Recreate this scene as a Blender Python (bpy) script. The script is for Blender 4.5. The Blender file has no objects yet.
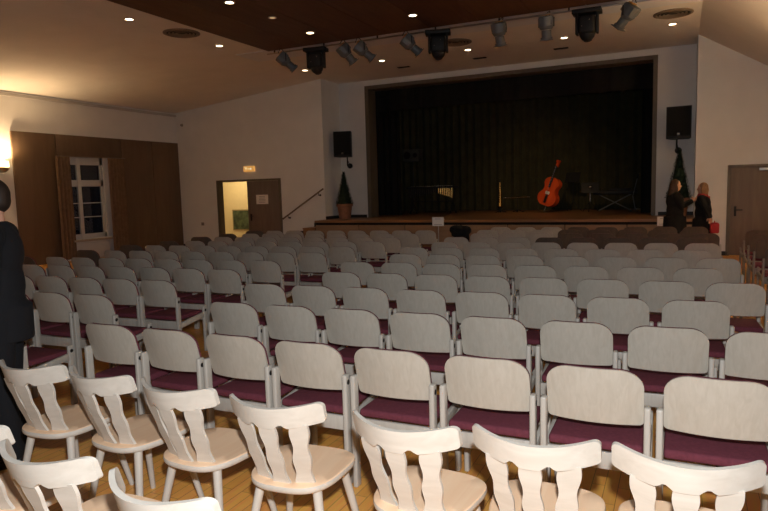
import bpy, bmesh, math, random
from mathutils import Vector, Matrix
random.seed(7)
SC = bpy.context.scene
COL = SC.collection
PI = math.pi

# ------------------------------------------------------------------ camera, world, flash, exposure
RW = [[0.9043844390526685, 0.42580331601726934, -0.02793425259583085],
      [0.019516120624015625, -0.10666803729336574, -0.9941031389427206],
      [-0.426272104922641, 0.8985062414300073, -0.10477894194990856]]
cam_d = bpy.data.cameras.new('camera')
cam = bpy.data.objects.new('camera', cam_d); COL.objects.link(cam)
cam_d.sensor_width = 36.0; cam_d.lens = 29.267; cam_d.clip_end = 100; cam_d.clip_start = .05
M4 = Matrix(((RW[0][0], -RW[1][0], -RW[2][0], 0.0), (RW[0][1], -RW[1][1], -RW[2][1], 0.0),
             (RW[0][2], -RW[1][2], -RW[2][2], 1.70), (0, 0, 0, 1)))
cam.matrix_world = M4
SC.camera = cam
w = bpy.data.worlds.new('night'); SC.world = w; w.use_nodes = True
w.node_tree.nodes['Background'].inputs[0].default_value = (.25, .35, .6, 1)
w.node_tree.nodes['Background'].inputs[1].default_value = .004
SC.view_settings.view_transform = 'Standard'; SC.view_settings.look = 'None'
SC.view_settings.gamma = 1.0; SC.view_settings.exposure = 0.0
SC.view_settings.use_curve_mapping = False
FLASH_W = 465.0          # the photographer's flash, just above the lens
DOWN_W = 5.5            # each recessed downlight
SCONCE_W = 230.0
fl_d = bpy.data.lights.new('camera_flash', 'SPOT'); fl_d.energy = FLASH_W; fl_d.color = (.93, .97, 1.0)
fl_d.spot_size = math.radians(130); fl_d.spot_blend = .5; fl_d.shadow_soft_size = .03
fl = bpy.data.objects.new('camera_flash', fl_d); COL.objects.link(fl)
fl.matrix_world = M4 @ Matrix.Translation((0.03, .22, -.02))
fl.rotation_mode = 'XYZ'

# ------------------------------------------------------------------ materials
def mat(name, col, rough=.6, metal=0, emit=None, es=0, var=0, scale=8, spec=.4):
    m = bpy.data.materials.new(name); m.use_nodes = True
    nt = m.node_tree; b = nt.nodes['Principled BSDF']
    b.inputs['Base Color'].default_value = (*col, 1); b.inputs['Roughness'].default_value = rough
    b.inputs['Metallic'].default_value = metal; b.inputs['Specular IOR Level'].default_value = spec
    if emit:
        b.inputs['Emission Color'].default_value = (*emit, 1); b.inputs['Emission Strength'].default_value = es
    if var:
        tc = nt.nodes.new('ShaderNodeTexCoord'); n = nt.nodes.new('ShaderNodeTexNoise')
        n.inputs['Scale'].default_value = scale; n.inputs['Detail'].default_value = 4
        r = nt.nodes.new('ShaderNodeValToRGB')
        r.color_ramp.elements[0].position = .3; r.color_ramp.elements[1].position = .7
        r.color_ramp.elements[0].color = (*[c*(1-var) for c in col], 1)
        r.color_ramp.elements[1].color = (*[min(1, c*(1+var)) for c in col], 1)
        nt.links.new(tc.outputs['Object'], n.inputs['Vector']); nt.links.new(n.outputs['Fac'], r.inputs['Fac'])
        nt.links.new(r.outputs['Color'], b.inputs['Base Color'])
    return m

def wood(name, c1, c2, axis=2, scale=14, rough=.45, stretch=9.0, spec=.4):
    m = bpy.data.materials.new(name); m.use_nodes = True
    nt = m.node_tree; b = nt.nodes['Principled BSDF']
    b.inputs['Roughness'].default_value = rough; b.inputs['Specular IOR Level'].default_value = spec
    tc = nt.nodes.new('ShaderNodeTexCoord'); mp = nt.nodes.new('ShaderNodeMapping')
    s = [scale]*3; s[axis] = scale/stretch; mp.inputs['Scale'].default_value = s
    oi = nt.nodes.new('ShaderNodeObjectInfo')
    n = nt.nodes.new('ShaderNodeTexNoise'); n.noise_dimensions = '4D'
    n.inputs['Scale'].default_value = 1.6; n.inputs['Detail'].default_value = 6
    n.inputs['Distortion'].default_value = .8
    mm = nt.nodes.new('ShaderNodeMath'); mm.operation = 'MULTIPLY'; mm.inputs[1].default_value = 40
    nt.links.new(oi.outputs['Random'], mm.inputs[0]); nt.links.new(mm.outputs[0], n.inputs['W'])
    r = nt.nodes.new('ShaderNodeValToRGB')
    r.color_ramp.elements[0].position = .33; r.color_ramp.elements[1].position = .68
    r.color_ramp.elements[0].color = (*c1, 1); r.color_ramp.elements[1].color = (*c2, 1)
    nt.links.new(tc.outputs['Object'], mp.inputs['Vector']); nt.links.new(mp.outputs[0], n.inputs['Vector'])
    nt.links.new(n.outputs['Fac'], r.inputs['Fac']); nt.links.new(r.outputs['Color'], b.inputs['Base Color'])
    return m

def parquet():
    m = bpy.data.materials.new('oak_parquet'); m.use_nodes = True
    nt = m.node_tree; b = nt.nodes['Principled BSDF']
    b.inputs['Roughness'].default_value = .32; b.inputs['Specular IOR Level'].default_value = .45
    tc = nt.nodes.new('ShaderNodeTexCoord'); mp = nt.nodes.new('ShaderNodeMapping')
    mp.inputs['Rotation'].default_value = (0, 0, PI/2)
    br = nt.nodes.new('ShaderNodeTexBrick')
    br.inputs['Scale'].default_value = 1.0; br.inputs['Brick Width'].default_value = .42
    br.inputs['Row Height'].default_value = .07; br.inputs['Mortar Size'].default_value = .0016
    br.inputs['Color1'].default_value = (.92, .44, .10, 1); br.inputs['Color2'].default_value = (.80, .36, .078, 1)
    br.inputs['Mortar'].default_value = (.30, .13, .035, 1); br.inputs['Bias'].default_value = -.1
    n = nt.nodes.new('ShaderNodeTexNoise'); n.inputs['Scale'].default_value = 3; n.inputs['Detail'].default_value = 6
    mp2 = nt.nodes.new('ShaderNodeMapping'); mp2.inputs['Scale'].default_value = (14, 1.6, 1)
    mx = nt.nodes.new('ShaderNodeMixRGB'); mx.blend_type = 'OVERLAY'; mx.inputs[0].default_value = .35
    nt.links.new(tc.outputs['Object'], mp.inputs['Vector']); nt.links.new(mp.outputs[0], br.inputs['Vector'])
    nt.links.new(tc.outputs['Object'], mp2.inputs['Vector']); nt.links.new(mp2.outputs[0], n.inputs['Vector'])
    nt.links.new(br.outputs['Color'], mx.inputs[1]); nt.links.new(n.outputs['Color'], mx.inputs[2])
    nt.links.new(mx.outputs[0], b.inputs['Base Color'])
    return m

def glass_mat():
    m = bpy.data.materials.new('window_glass'); m.use_nodes = True
    b = m.node_tree.nodes['Principled BSDF']
    b.inputs['Base Color'].default_value = (.8, .85, .85, 1); b.inputs['Roughness'].default_value = .02
    b.inputs['Transmission Weight'].default_value = 1.0; b.inputs['IOR'].default_value = 1.45
    return m

M = dict(
 wall=mat('white_plaster', (.80, .79, .78), .9, var=.03, scale=2),
 ceil=mat('ceiling_plaster', (.80, .77, .73), .9, var=.03, scale=2),
 band=mat('pale_grey_plaster', (.74, .76, .80), .85, var=.02, scale=2),
 floor=parquet(),
 ceil_wood=wood('dark_ceiling_wood', (.085, .036, .018), (.125, .055, .028), 1, 6, .6),
 panel=wood('brown_wall_panel', (.135, .088, .055), (.165, .108, .066), 2, 5, .65),
 frame=wood('grey_brown_trim', (.12, .098, .072), (.155, .125, .092), 2, 8, .5),
 door=wood('grey_brown_door', (.155, .115, .092), (.20, .15, .12), 2, 6, .55),
 stage=wood('stage_boards', (.22, .11, .05), (.32, .16, .075), 0, 6, .5),
 fascia=wood('stage_front_panel', (.26, .17, .105), (.31, .205, .13), 0, 6, .6),
 black=mat('black_paint', (.006, .006, .006), .9),
 gap=mat('dark_gap', (.012, .010, .008), .9),
 skirt=mat('dark_skirting', (.02, .018, .018), .6),
 curtain=mat('dark_olive_stage_cloth', (.045, .042, .020), .95, var=.2, scale=3),
 blackcloth=mat('black_stage_cloth', (.006, .006, .006), .95),
 drape=mat('rust_brown_drape', (.21, .13, .075), .9, var=.15, scale=12),
 shell=wood('bleached_beech_back', (.50, .455, .38), (.56, .515, .44), 2, 30, .42),
 post=wood('bleached_beech_frame', (.47, .43, .375), (.56, .52, .46), 2, 16, .42),
 wine=mat('wine_red_upholstery', (.15, .036, .052), .92, var=.12, scale=60, spec=.2),
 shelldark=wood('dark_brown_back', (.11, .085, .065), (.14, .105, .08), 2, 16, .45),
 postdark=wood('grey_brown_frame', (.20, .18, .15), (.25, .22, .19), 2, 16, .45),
 hole=mat('dark_socket', (.012, .010, .01), .6),
 cback=wood('whitewashed_wood', (.58, .53, .46), (.66, .61, .54), 0, 16, .45),
 cseat=wood('pale_pink_beech_seat', (.88, .57, .355), (.93, .65, .43), 1, 12, .45),
 cleg=wood('whitewashed_wood_legs', (.50, .45, .39), (.60, .55, .48), 2, 12, .45),
 metal=mat('brushed_metal', (.45, .45, .45), .35, 1),
 spot=mat('grey_lamp_housing', (.15, .16, .165), .5, .2),
 blackp=mat('black_plastic', (.010, .010, .011), .6),
 monitor=mat('dark_grey_cabinet', (.06, .06, .05), .7),
 gel=mat('amber_filter', (.50, .24, .05), .5),
 lensg=mat('lamp_lens', (.05, .07, .09), .1),
 cornice=mat('grey_cornice_paint', (.50, .48, .46), .7),
 vent=mat('vent_grey_brown', (.20, .155, .11), .6),
 ventdark=mat('vent_slot_dark', (.02, .018, .015), .7),
 bulb=mat('downlight_glow', (1, .9, .7), .5, emit=(1, .80, .52), es=9),
 dim=mat('dim_downlight_glow', (1, .9, .7), .5, emit=(1, .6, .3), es=.5),
 trimring=mat('downlight_ring', (.6, .5, .4), .4, .6),
 shade=mat('sconce_shade_glow', (1, .9, .7), .5, emit=(1, .72, .36), es=5),
 exit=mat('exit_sign_glow', (.9, .6, .2), .5, emit=(1, .50, .13), es=.42),
 exitmark=mat('exit_sign_mark', (1, .9, .7), .5, emit=(1, .85, .5), es=1.0),
 paper=mat('white_paper', (.88, .83, .78), .8, var=.02),
 ink=mat('grey_ink', (.30, .28, .28), .8),
 terracotta=mat('terracotta', (.30, .13, .075), .8, var=.15, scale=10),
 leaf=mat('dark_conifer_green', (.012, .030, .014), .8, var=.4, scale=20),
 soil=mat('dark_soil', (.03, .02, .015), .9),
 bass=wood('orange_varnish', (.60, .060, .014), (.74, .10, .022), 2, 5, .18),
 ebony=mat('ebony', (.012, .009, .008), .35),
 brass=mat('brass', (.85, .55, .18), .22, 1),
 silver=mat('silver', (.75, .75, .72), .2, 1),
 rosewood=wood('rosewood_bar', (.22, .10, .05), (.32, .16, .08), 1, 8, .35),
 cream=mat('cream_corridor_wall', (.74, .60, .34), .9, var=.02),
 winwhite=mat('white_window_paint', (.60, .62, .64), .45),
 glass=glass_mat(),
 sill=mat('beige_sill', (.42, .36, .29), .5),
 paintgreen=mat('painting_landscape', (.05, .065, .03), .7, var=.9, scale=5),
 gold=mat('picture_frame_brown', (.30, .21, .10), .5),
 switch=mat('switch_plastic', (.25, .22, .20), .5),
 skin=mat('skin', (.62, .33, .22), .55),
 hairb=mat('dark_brown_hair', (.020, .011, .007), .6, var=.3, scale=40),
 hairr=mat('chestnut_hair', (.060, .026, .012), .6, var=.3, scale=40),
 hairy=mat('blond_hair', (.24, .13, .06), .6, var=.3, scale=40),
 suit=mat('black_suit_cloth', (.006, .0065, .009), .9),
 coat=mat('black_coat_cloth', (.004, .004, .0045), .95),
 shoe=mat('black_leather', (.01, .01, .01), .25),
 red=mat('red_wool', (.38, .025, .03), .85),
 eye=mat('eye_dark', (.03, .02, .015), .2),
)

# ------------------------------------------------------------------ mesh helpers
def rotm(v):
    v = Vector(v).normalized()
    return v.to_track_quat('Z', 'Y').to_matrix().to_4x4()

class MB:
    def __init__(s): s.bm = bmesh.new()
    def box(s, c, d, rot=None, bev=0, seg=2, mi=0):
        r = bmesh.ops.create_cube(s.bm, size=1.0)
        vs = r['verts']
        bmesh.ops.scale(s.bm, vec=d, verts=vs)
        fs = list({f for v in vs for f in v.link_faces})
        if bev:
            es = list({e for v in vs for e in v.link_edges})
            rb = bmesh.ops.bevel(s.bm, geom=es, offset=bev, segments=seg, affect='EDGES', profile=.5)
            vs = list({v for f in rb['faces'] for v in f.verts} | {v for v in vs if v.is_valid})
            fs = list({f for v in vs for f in v.link_faces})
        for f in fs: f.material_index = mi
        T = Matrix.Translation(c)
        if rot is not None: T = T @ (rot if isinstance(rot, Matrix) else Matrix.Rotation(rot, 4, 'Z'))
        bmesh.ops.transform(s.bm, matrix=T, verts=vs)
        return s
    def ab(s, a, b, **k):
        return s.box([(a[i]+b[i])/2 for i in range(3)], [abs(b[i]-a[i]) for i in range(3)], **k)
    def cyl(s, p, q, r0, r1=None, n=12, cap=True, mi=0):
        p, q = Vector(p), Vector(q); r1 = r0 if r1 is None else r1
        r = bmesh.ops.create_cone(s.bm, cap_ends=cap, segments=n, radius1=max(r0, 1e-5), radius2=max(r1, 1e-5), depth=(q-p).length)
        vs = r['verts']
        for f in {f for v in vs for f in v.link_faces}: f.material_index = mi; f.smooth = len(f.verts) == 4
        bmesh.ops.transform(s.bm, matrix=Matrix.Translation((p+q)/2) @ rotm(q-p), verts=vs)
        return s
    def ball(s, c, r, seg=16, rot=None, mi=0):
        rr = r if hasattr(r, '__len__') else (r, r, r)
        v = bmesh.ops.create_uvsphere(s.bm, u_segments=seg, v_segments=max(6, seg*2//3), radius=1)['verts']
        T = Matrix.Translation(c) @ (rot if rot is not None else Matrix()) @ Matrix.Diagonal((*rr, 1))
        for f in {f for x in v for f in x.link_faces}: f.smooth = True; f.material_index = mi
        bmesh.ops.transform(s.bm, matrix=T, verts=v)
        return s
    def lathe(s, prof, n=20, c=(0, 0, 0), mi=0, rot=None, a0=0, a1=2*PI):
        full = abs(a1-a0-2*PI) < 1e-6; k = n if full else n+1
        rings = []; T = Matrix.Translation(c) @ (rot if rot is not None else Matrix())
        for r, z in prof:
            rings.append([s.bm.verts.new(T @ Vector((r*math.cos(a0+(a1-a0)*i/n), r*math.sin(a0+(a1-a0)*i/n), z))) for i in range(k)])
        for a, b in zip(rings, rings[1:]):
            for i in range(n):
                j = (i+1) % k
                f = s.bm.faces.new((a[i], a[j], b[j], b[i])); f.smooth = True; f.material_index = mi
        return s
    def tube(s, pts, r, n=8, mi=0):
        for a, b in zip(pts, pts[1:]): s.cyl(a, b, r, n=n, mi=mi)
        for p in pts[1:-1]: s.ball(p, r, 8, mi=mi)
        return s
    def prism(s, poly, T, th, mi=0):
        # polygon in local xy of T, extruded by th along local z (centred)
        a = [s.bm.verts.new(T @ Vector((x, y, -th/2))) for x, y in poly]
        b = [s.bm.verts.new(T @ Vector((x, y, th/2))) for x, y in poly]
        n = len(poly); fs = [s.bm.faces.new(a[::-1]), s.bm.faces.new(b)]
        for i in range(n): fs.append(s.bm.faces.new((a[i], a[(i+1) % n], b[(i+1) % n], b[i])))
        for f in fs: f.material_index = mi
        return s
    def sheet(s, cols, th_vec, mi=0, smooth=True):
        # cols: list of columns of points; closed slab between front points p and p+th_vec(p)
        F = [[s.bm.verts.new(p) for p in c] for c in cols]
        B = [[s.bm.verts.new(Vector(p)+Vector(th_vec)) for p in c] for c in cols]
        nx, nz = len(cols), len(cols[0]); fs = []
        for i in range(nx-1):
            for j in range(nz-1):
                f = s.bm.faces.new((F[i][j], F[i+1][j], F[i+1][j+1], F[i][j+1])); f.smooth = smooth; fs.append(f)
                f = s.bm.faces.new((B[i][j], B[i][j+1], B[i+1][j+1], B[i+1][j])); f.smooth = smooth; fs.append(f)
        for i in range(nx-1):
            for j in (0, nz-1): fs.append(s.bm.faces.new((F[i][j], B[i][j], B[i+1][j], F[i+1][j])))
        for j in range(nz-1):
            for i in (0, nx-1): fs.append(s.bm.faces.new((F[i][j], F[i][j+1], B[i][j+1], B[i][j])))
        for f in fs: f.material_index = mi
        return s
    def mesh(s, name, mats):
        bmesh.ops.recalc_face_normals(s.bm, faces=s.bm.faces)
        me = bpy.data.meshes.new(name); s.bm.to_mesh(me); s.bm.free(); me.set_sharp_from_angle(angle=math.radians(38))
        for m in (mats if isinstance(mats, (list, tuple)) else [mats]): me.materials.append(m)
        return me
    def build(s, name, mats, parent=None, loc=(0, 0, 0), rz=0):
        o = bpy.data.objects.new(name, s.mesh(name, mats)); COL.objects.link(o)
        o.location = loc; o.rotation_euler = (0, 0, rz)
        if parent: o.parent = parent
        return o

def tag(o, label, cat, group=None, kind=None):
    o['label'] = label; o['category'] = cat
    if group: o['group'] = group
    if kind: o['kind'] = kind
    return o
def thing(name, label, cat, loc=(0, 0, 0), rz=0, group=None):
    o = bpy.data.objects.new(name, None); COL.objects.link(o)
    o.empty_display_size = .1
    o.location = loc; o.rotation_euler = (0, 0, rz)
    return tag(o, label, cat, group)
def struct(o):
    o['kind'] = 'structure'; return o
def dup(root, loc, rz, label):
    r = root.copy(); COL.objects.link(r); r.location = loc; r.rotation_euler = (0, 0, rz); r['label'] = label
    for ch in list(root.children):
        c = ch.copy(); COL.objects.link(c); c.parent = r
        for g in ch.children:
            d = g.copy(); COL.objects.link(d); d.parent = c
    return r
def lamp(name, kind, energy, col, loc, parent=None, size=.05, spot=None, rot=None, blend=.5):
    d = bpy.data.lights.new(name, kind); d.energy = energy; d.color = col
    if kind in ('POINT', 'SPOT'): d.shadow_soft_size = size
    if kind == 'SPOT': d.spot_size = spot; d.spot_blend = blend
    if kind == 'AREA': d.size = size
    o = bpy.data.objects.new(name, d); COL.objects.link(o); o.location = loc
    if rot: o.rotation_euler = rot
    if parent: o.parent = parent
    return o

# ------------------------------------------------------------------ setting
XL, XR, YF, YB = -15.05, 3.2, 16.0, -3.5
CX0, CX1, CZ = -9.46, .31, 4.94          # flat part of the ceiling
SZ = .87                                  # stage floor
struct(MB().ab((XL-.2, YB, -.1), (XR+.2, YF+.2, 0)).build('floor', M['floor']))
# front wall with the double doorway and the stage recess
struct(MB().ab((XL-.2, YF, 0), (-13.41, YF+.2, 5.2)).ab((-13.41, YF, 2.1), (-11.06, YF+.2, 5.2)).ab((-11.06, YF, 0), (CX0, YF+.2, 5.2)).build('wall_front_left', M['wall']))
struct(MB().ab((CX0-.2, YF+.2, 0), (CX0, 17.05, 5.2)).build('wall_recess_left', M['wall']))
struct(MB().ab((CX0-.2, 17.05, 0), (-8.5, 17.25, 5.2)).ab((-.6, 17.05, 0), (CX1+.2, 17.25, 5.2)).ab((-8.5, 17.05, 4.72), (-.6, 17.25, 5.2)).build('wall_proscenium', M['wall']))
struct(MB().ab((CX1, YF+.2, 0), (CX1+.2, 17.05, 5.2)).build('wall_recess_right', M['wall']))
struct(MB().ab((CX1, YF, 0), (1.0, YF+.2, 5.2)).ab((1.0, YF, 2.0), (2.05, YF+.2, 5.2)).ab((2.05, YF, 0), (XR+.2, YF+.2, 5.2)).build('wall_front_right', M['wall']))
f = MB()
f.ab((XL-.2, YB, 0), (XL, 11.85, 5.2)).ab((XL-.2, 13.0, 0), (XL, YF, 5.2)).ab((XL-.2, 11.85, 0), (XL, 13.0, .56)).ab((XL-.2, 11.85, 2.84), (XL, 13.0, 5.2))
struct(f.build('wall_left', M['wall']))
struct(MB().ab((XR, YB, 0), (XR+.2, YF, 3.6)).build('wall_right', M['wall']))
struct(MB().ab((XL-.2, YB-.2, 0), (XR+.2, YB, 5.2)).build('wall_back', M['panel']))
# ceiling: flat middle, shallow slope left, steep slope right
f = MB()
f.ab((CX0, YB, CZ), (CX1, 17.1, CZ+.12))
T = Matrix(((1, 0, 0, 0), (0, 0, -1, 0), (0, 1, 0, 0), (0, 0, 0, 1)))
def slab(x0, z0, x1, z1):
    f.prism([(x0, z0), (x1, z1), (x1, z1+.12), (x0, z0+.12)], Matrix.Translation((0, (YB+YF)/2, 0)) @ T, YF-YB)
slab(XL-.2, 4.36, CX0, CZ); slab(CX1, CZ, XR+.2, CZ-(XR+.2-CX1)*.61)
struct(f.build('ceiling', M['ceil']))
f = MB()
for i in range(8):
    x0 = -8.54+i*.9925
    f.ab((x0+.006, YB, 4.905), (x0+.9865, 12.15, 4.94))
f.ab((-8.54, YB, 4.925), (-.6, 12.14, 4.94))
struct(f.build('ceiling_panel', M['ceil_wood']))
struct(MB().ab((CX0, 12.15, 4.925), (CX1, 13.05, 4.94)).build('trim_1', M['band']))
# cornice and wood panelling of the left wall
struct(MB().ab((XL, YB, 4.26), (XL+.05, YF, 4.33)).build('trim_2', M['cornice']))
for i, (y0, y1, z0, z1) in enumerate([(10.27, 11.48, 0, 3.41), (13.65, 14.85, 0, 3.41), (14.86, 16.0, 0, 3.41), (11.49, 13.64, 2.83, 3.41)]):
    struct(MB().ab((XL, y0+.005, z0), (XL+.05, y1-.005, z1), bev=.004).build('trim_%d' % (3+i), M['panel']))
# skirtings
struct(MB().ab((CX1, YF-.02, 0), (1.0, YF, .10)).build('baseboard_front', M['skirt']))
struct(MB().ab((XL, YF-.02, 0), (-13.45, YF, .08)).ab((-11.02, YF-.02, 0), (-10.9, YF, .08)).build('baseboard_left', M['skirt']))
# stage house
struct(MB().ab((-11, 22.0, 0), (2, 22.2, 6)).build('wall_stage_back', M['black']))
struct(MB().ab((-11.2, 17.25, 0), (-11, 22.2, 6)).build('wall_stage_left', M['black']))
struct(MB().ab((1.8, 17.25, 0), (2, 22.2, 6)).build('wall_stage_right', M['black']))
struct(MB().ab((-11.2, 17.25, 5.6), (2, 22.2, 5.8)).build('ceiling_stage', M['black']))
f = MB()
f.ab((CX0, 15.35, SZ-.06), (CX1, 17.05, SZ)).ab((-8.5, 17.05, SZ-.06), (-.6, 17.25, SZ)).ab((-11, 17.25, SZ-.06), (1.8, 22, SZ))
struct(f.build('floor_stage', M['stage']))
f = MB()
for i in range(7):
    x0 = CX0+i*1.3957
    f.ab((x0+.01, 15.40, .0), (x0+1.386, 15.44, .74), bev=.004)
struct(f.build('wall_stage_front', M['fascia']))
struct(MB().ab((CX0, 15.44, 0), (CX1, 15.46, SZ-.06)).build('trim_7', M['gap']))
struct(MB().ab((CX1-.02, 15.46, 0), (CX1, YF, SZ-.06)).build('trim_8', M['fascia']))
struct(MB().ab((CX0, 17.03, SZ), (-8.62, 17.05, SZ+.09)).ab((-.48, 17.03, SZ), (CX1, 17.05, SZ+.09)).ab((CX0, YF, SZ), (CX0+.02, 17.03, SZ+.09)).build('baseboard_stage', M['skirt']))
# opening surround
f = MB()
f.ab((-8.56, 17.0, SZ), (-8.44, 17.5, 4.68)).ab((-.64, 17.0, SZ), (-.54, 17.5, 4.68)).ab((-8.56, 17.0, 4.68), (-.54, 17.5, 4.78))
struct(f.build('trim_9', M['frame']))
# corridor behind the left doors
f = MB().ab((-18, 18.6, 0), (-10, 18.8, 2.7)).ab((-18.2, 16.2, 0), (-18, 18.8, 2.7)).ab((-10.2, 16.2, 0), (-10, 18.6, 2.7)).ab((-18, 16.2, 2.6), (-10, 18.6, 2.75)).ab((-18, 16.2, 0), (XL-.2, 16.3, 2.7))
struct(f.build('wall_corridor', M['cream']))
struct(MB().ab((-18, 16.2, -.1), (-10, 18.6, 0)).build('floor_corridor', M['sill']))
# door frames and leaves
struct(MB().ab((-13.47, 15.97, 0), (-13.39, 16.2, 2.13)).ab((-11.08, 15.97, 0), (-11.0, 16.2, 2.13)).ab((-13.47, 15.97, 2.08), (-11.0, 16.2, 2.14)).build('trim_10', M['frame']))
d = struct(MB().ab((-12.32, 16.05, .01), (-11.09, 16.10, 2.075), bev=.003).build('door_1', M['door']))
h = MB().box((-12.20, 16.04, .95), (.05, .02, .22), bev=.004); h.cyl((-12.20, 16.04, .99), (-12.20, 15.98, .99), .01).cyl((-12.20, 15.985, .99), (-12.07, 15.985, .99), .01)
h.build('door_handle', M['blackp'], d)
d = struct(MB().ab((1.03, 16.03, .01), (2.02, 16.08, 1.97), bev=.003).build('door_2', M['door']))
h = MB().box((1.13, 16.02, 1.0), (.045, .02, .22), bev=.004); h.cyl((1.13, 16.02, 1.03), (1.13, 15.96, 1.03), .01).cyl((1.13, 15.965, 1.03), (1.27, 15.965, 1.03), .011)
h.build('door_handle', M['blackp'], d)
MB().box((1.70, 16.0, 1.92), (.26, .05, .06), bev=.006).build('door_closer', M['metal'], d)
struct(MB().ab((.96, 15.98, 0), (1.03, 16.2, 2.03)).ab((2.02, 15.98, 0), (2.09, 16.2, 2.03)).ab((.96, 15.98, 1.97), (2.09, 16.2, 2.03)).build('trim_11', M['frame']))
# window
wy0, wy1, wz0, wz1 = 11.85, 13.0, .56, 2.84
f = MB(); xf = XL-.06
def wb(y0, y1, z0, z1, dx=.06): f.ab((xf-.03, y0, z0), (xf-.03+dx, y1, z1), bev=.006)
wb(wy0, wy0+.08, wz0, wz1); wb(wy1-.10, wy1, wz0, wz1); wb(wy0, wy1, wz0, wz0+.14); wb(wy0, wy1, wz1-.22, wz1); wb(wy0, wy1, 2.02, 2.20)
wb(12.13, 12.24, wz0, wz1, .075)
for z in (1.17, 1.56): f.ab((xf-.01, wy0, z-.012), (xf+.02, wy1, z+.012))
for y in (12.18, 12.93):
    for z in (1.55,): f.cyl((xf+.05, y, z-.06), (xf+.05, y, z+.06), .012, n=8)
wn = struct(f.build('window_1', M['winwhite']))
MB().ab((xf-.012, wy0+.05, wz0+.05), (xf-.004, wy1-.05, wz1-.05)).build('pane', M['glass'], wn)
MB().cyl((xf+.04, 12.26, 1.38), (xf+.075, 12.26, 1.38), .012).cyl((xf+.07, 12.26, 1.39), (xf+.07, 12.26, 1.27), .01).build('window_handle', M['blackp'], wn)
MB().ab((XL-.03, wy0-.1, .50), (XL+.16, wy1+.12, .555), bev=.008).build('window_sill', M['sill'], wn)
MB().ab((XL, wy0, .02), (XL+.06, wy1, .46), bev=.004).build('window_apron', M['winwhite'], wn)

def drape(name, y0, y1, z0, z1, x, amp, waves, m, label, grp):
    b = MB(); n = waves*10; cols = []
    for i in range(n+1):
        t = i/n; y = y0+(y1-y0)*t
        xx = x+amp*math.sin(t*waves*2*PI)+amp*.3*math.sin(t*waves*5.1+1)
        cols.append([(xx*1.0, y, z0+(z1-z0)*k/4) for k in range(5)])
    b.sheet(cols, (.006, 0, 0))
    r = tag(b.build(name, m), label, 'curtain', grp)
    return r
drape('window_curtain', 11.36, 11.80, .06, 2.82, XL+.14, .05, 4, M['drape'], 'rust brown curtain drawn to the left side of the window', 'window curtains')
drape('window_curtain', 13.04, 13.62, .06, 2.82, XL+.14, .05, 5, M['drape'], 'rust brown curtain drawn to the right side of the window', 'window curtains')
tag(MB().cyl((XL+.14, 11.42, 2.83), (XL+.14, 13.68, 2.83), .012).build('curtain_rail', M['vent']), 'thin rail carrying both brown window curtains', 'curtain rail')

# stage cloths
def stage_cloth(name, x0, x1, y, z0, z1, waves, amp, m, label, grp):
    b = MB(); n = waves*8; cols = []
    for i in range(n+1):
        t = i/n
        yy = y+amp*math.sin(t*waves*2*PI)+amp*.4*math.sin(t*waves*3.7)
        cols.append([(x0+(x1-x0)*t, yy, z0+(z1-z0)*k/3) for k in range(4)])
    b.sheet(cols, (0, .01, 0))
    tag(b.build(name, m), label, 'curtain', grp)
stage_cloth('stage_backdrop', -10.4, 1.4, 21.3, SZ+.01, 5.59, 44, .06, M['curtain'], 'dark olive pleated backdrop curtain at the rear of the stage', None)
stage_cloth('stage_side_curtain', -9.4, -8.05, 18.4, SZ+.01, 5.6, 6, .06, M['blackcloth'], 'black side curtain at the left of the stage', 'stage side curtains')
stage_cloth('stage_side_curtain', -.95, .4, 18.4, SZ+.01, 5.6, 6, .06, M['blackcloth'], 'black side curtain at the right of the stage', 'stage side curtains')
stage_cloth('stage_border_curtain', -9.4, .4, 17.8, 4.1, 5.6, 20, .04, M['blackcloth'], 'black border curtain across the top of the stage opening', None)

# stage steps and handrail
f = thing('stage_steps', 'dark wooden steps climbing along the white wall to the stage', 'steps', (0, 0, 0))
for i, (x0, x1, z) in enumerate([(-10.85, -10.38, .22), (-10.38, -9.86, .44), (-9.86, -9.47, .66)]):
    MB().ab((x0, 15.36, 0), (x1, 15.99, z-.03)).ab((x0-.015, 15.35, z-.03), (x1, 15.99, z), bev=.004).build('step', M['stage'], f)
MB().ab((-10.87, 15.975, 0), (-10.38, 15.998, .30)).ab((-10.38, 15.975, 0), (-9.86, 15.998, .53)).ab((-9.86, 15.975, 0), (-9.47, 15.998, .78)).build('stepped_skirting', M['skirt'], f)
f = thing('handrail', 'dark sloping handrail on the white wall above the stage steps', 'handrail')
MB().tube([(-10.90, 15.90, .91), (-9.47, 15.90, 1.77)], .024).ball((-10.90, 15.90, .91), .03).ball((-9.47, 15.90, 1.77), .026).build('rail', M['panel'], f)
for x, z in ((-10.72, 1.02), (-9.62, 1.68)):
    MB().tube([(x, 15.99, z-.09), (x, 15.90, z-.09), (x, 15.90, z-.02)], .010).cyl((x, 16.0, z-.09), (x, 15.985, z-.09), .03).build('bracket', M['blackp'], f)

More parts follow.
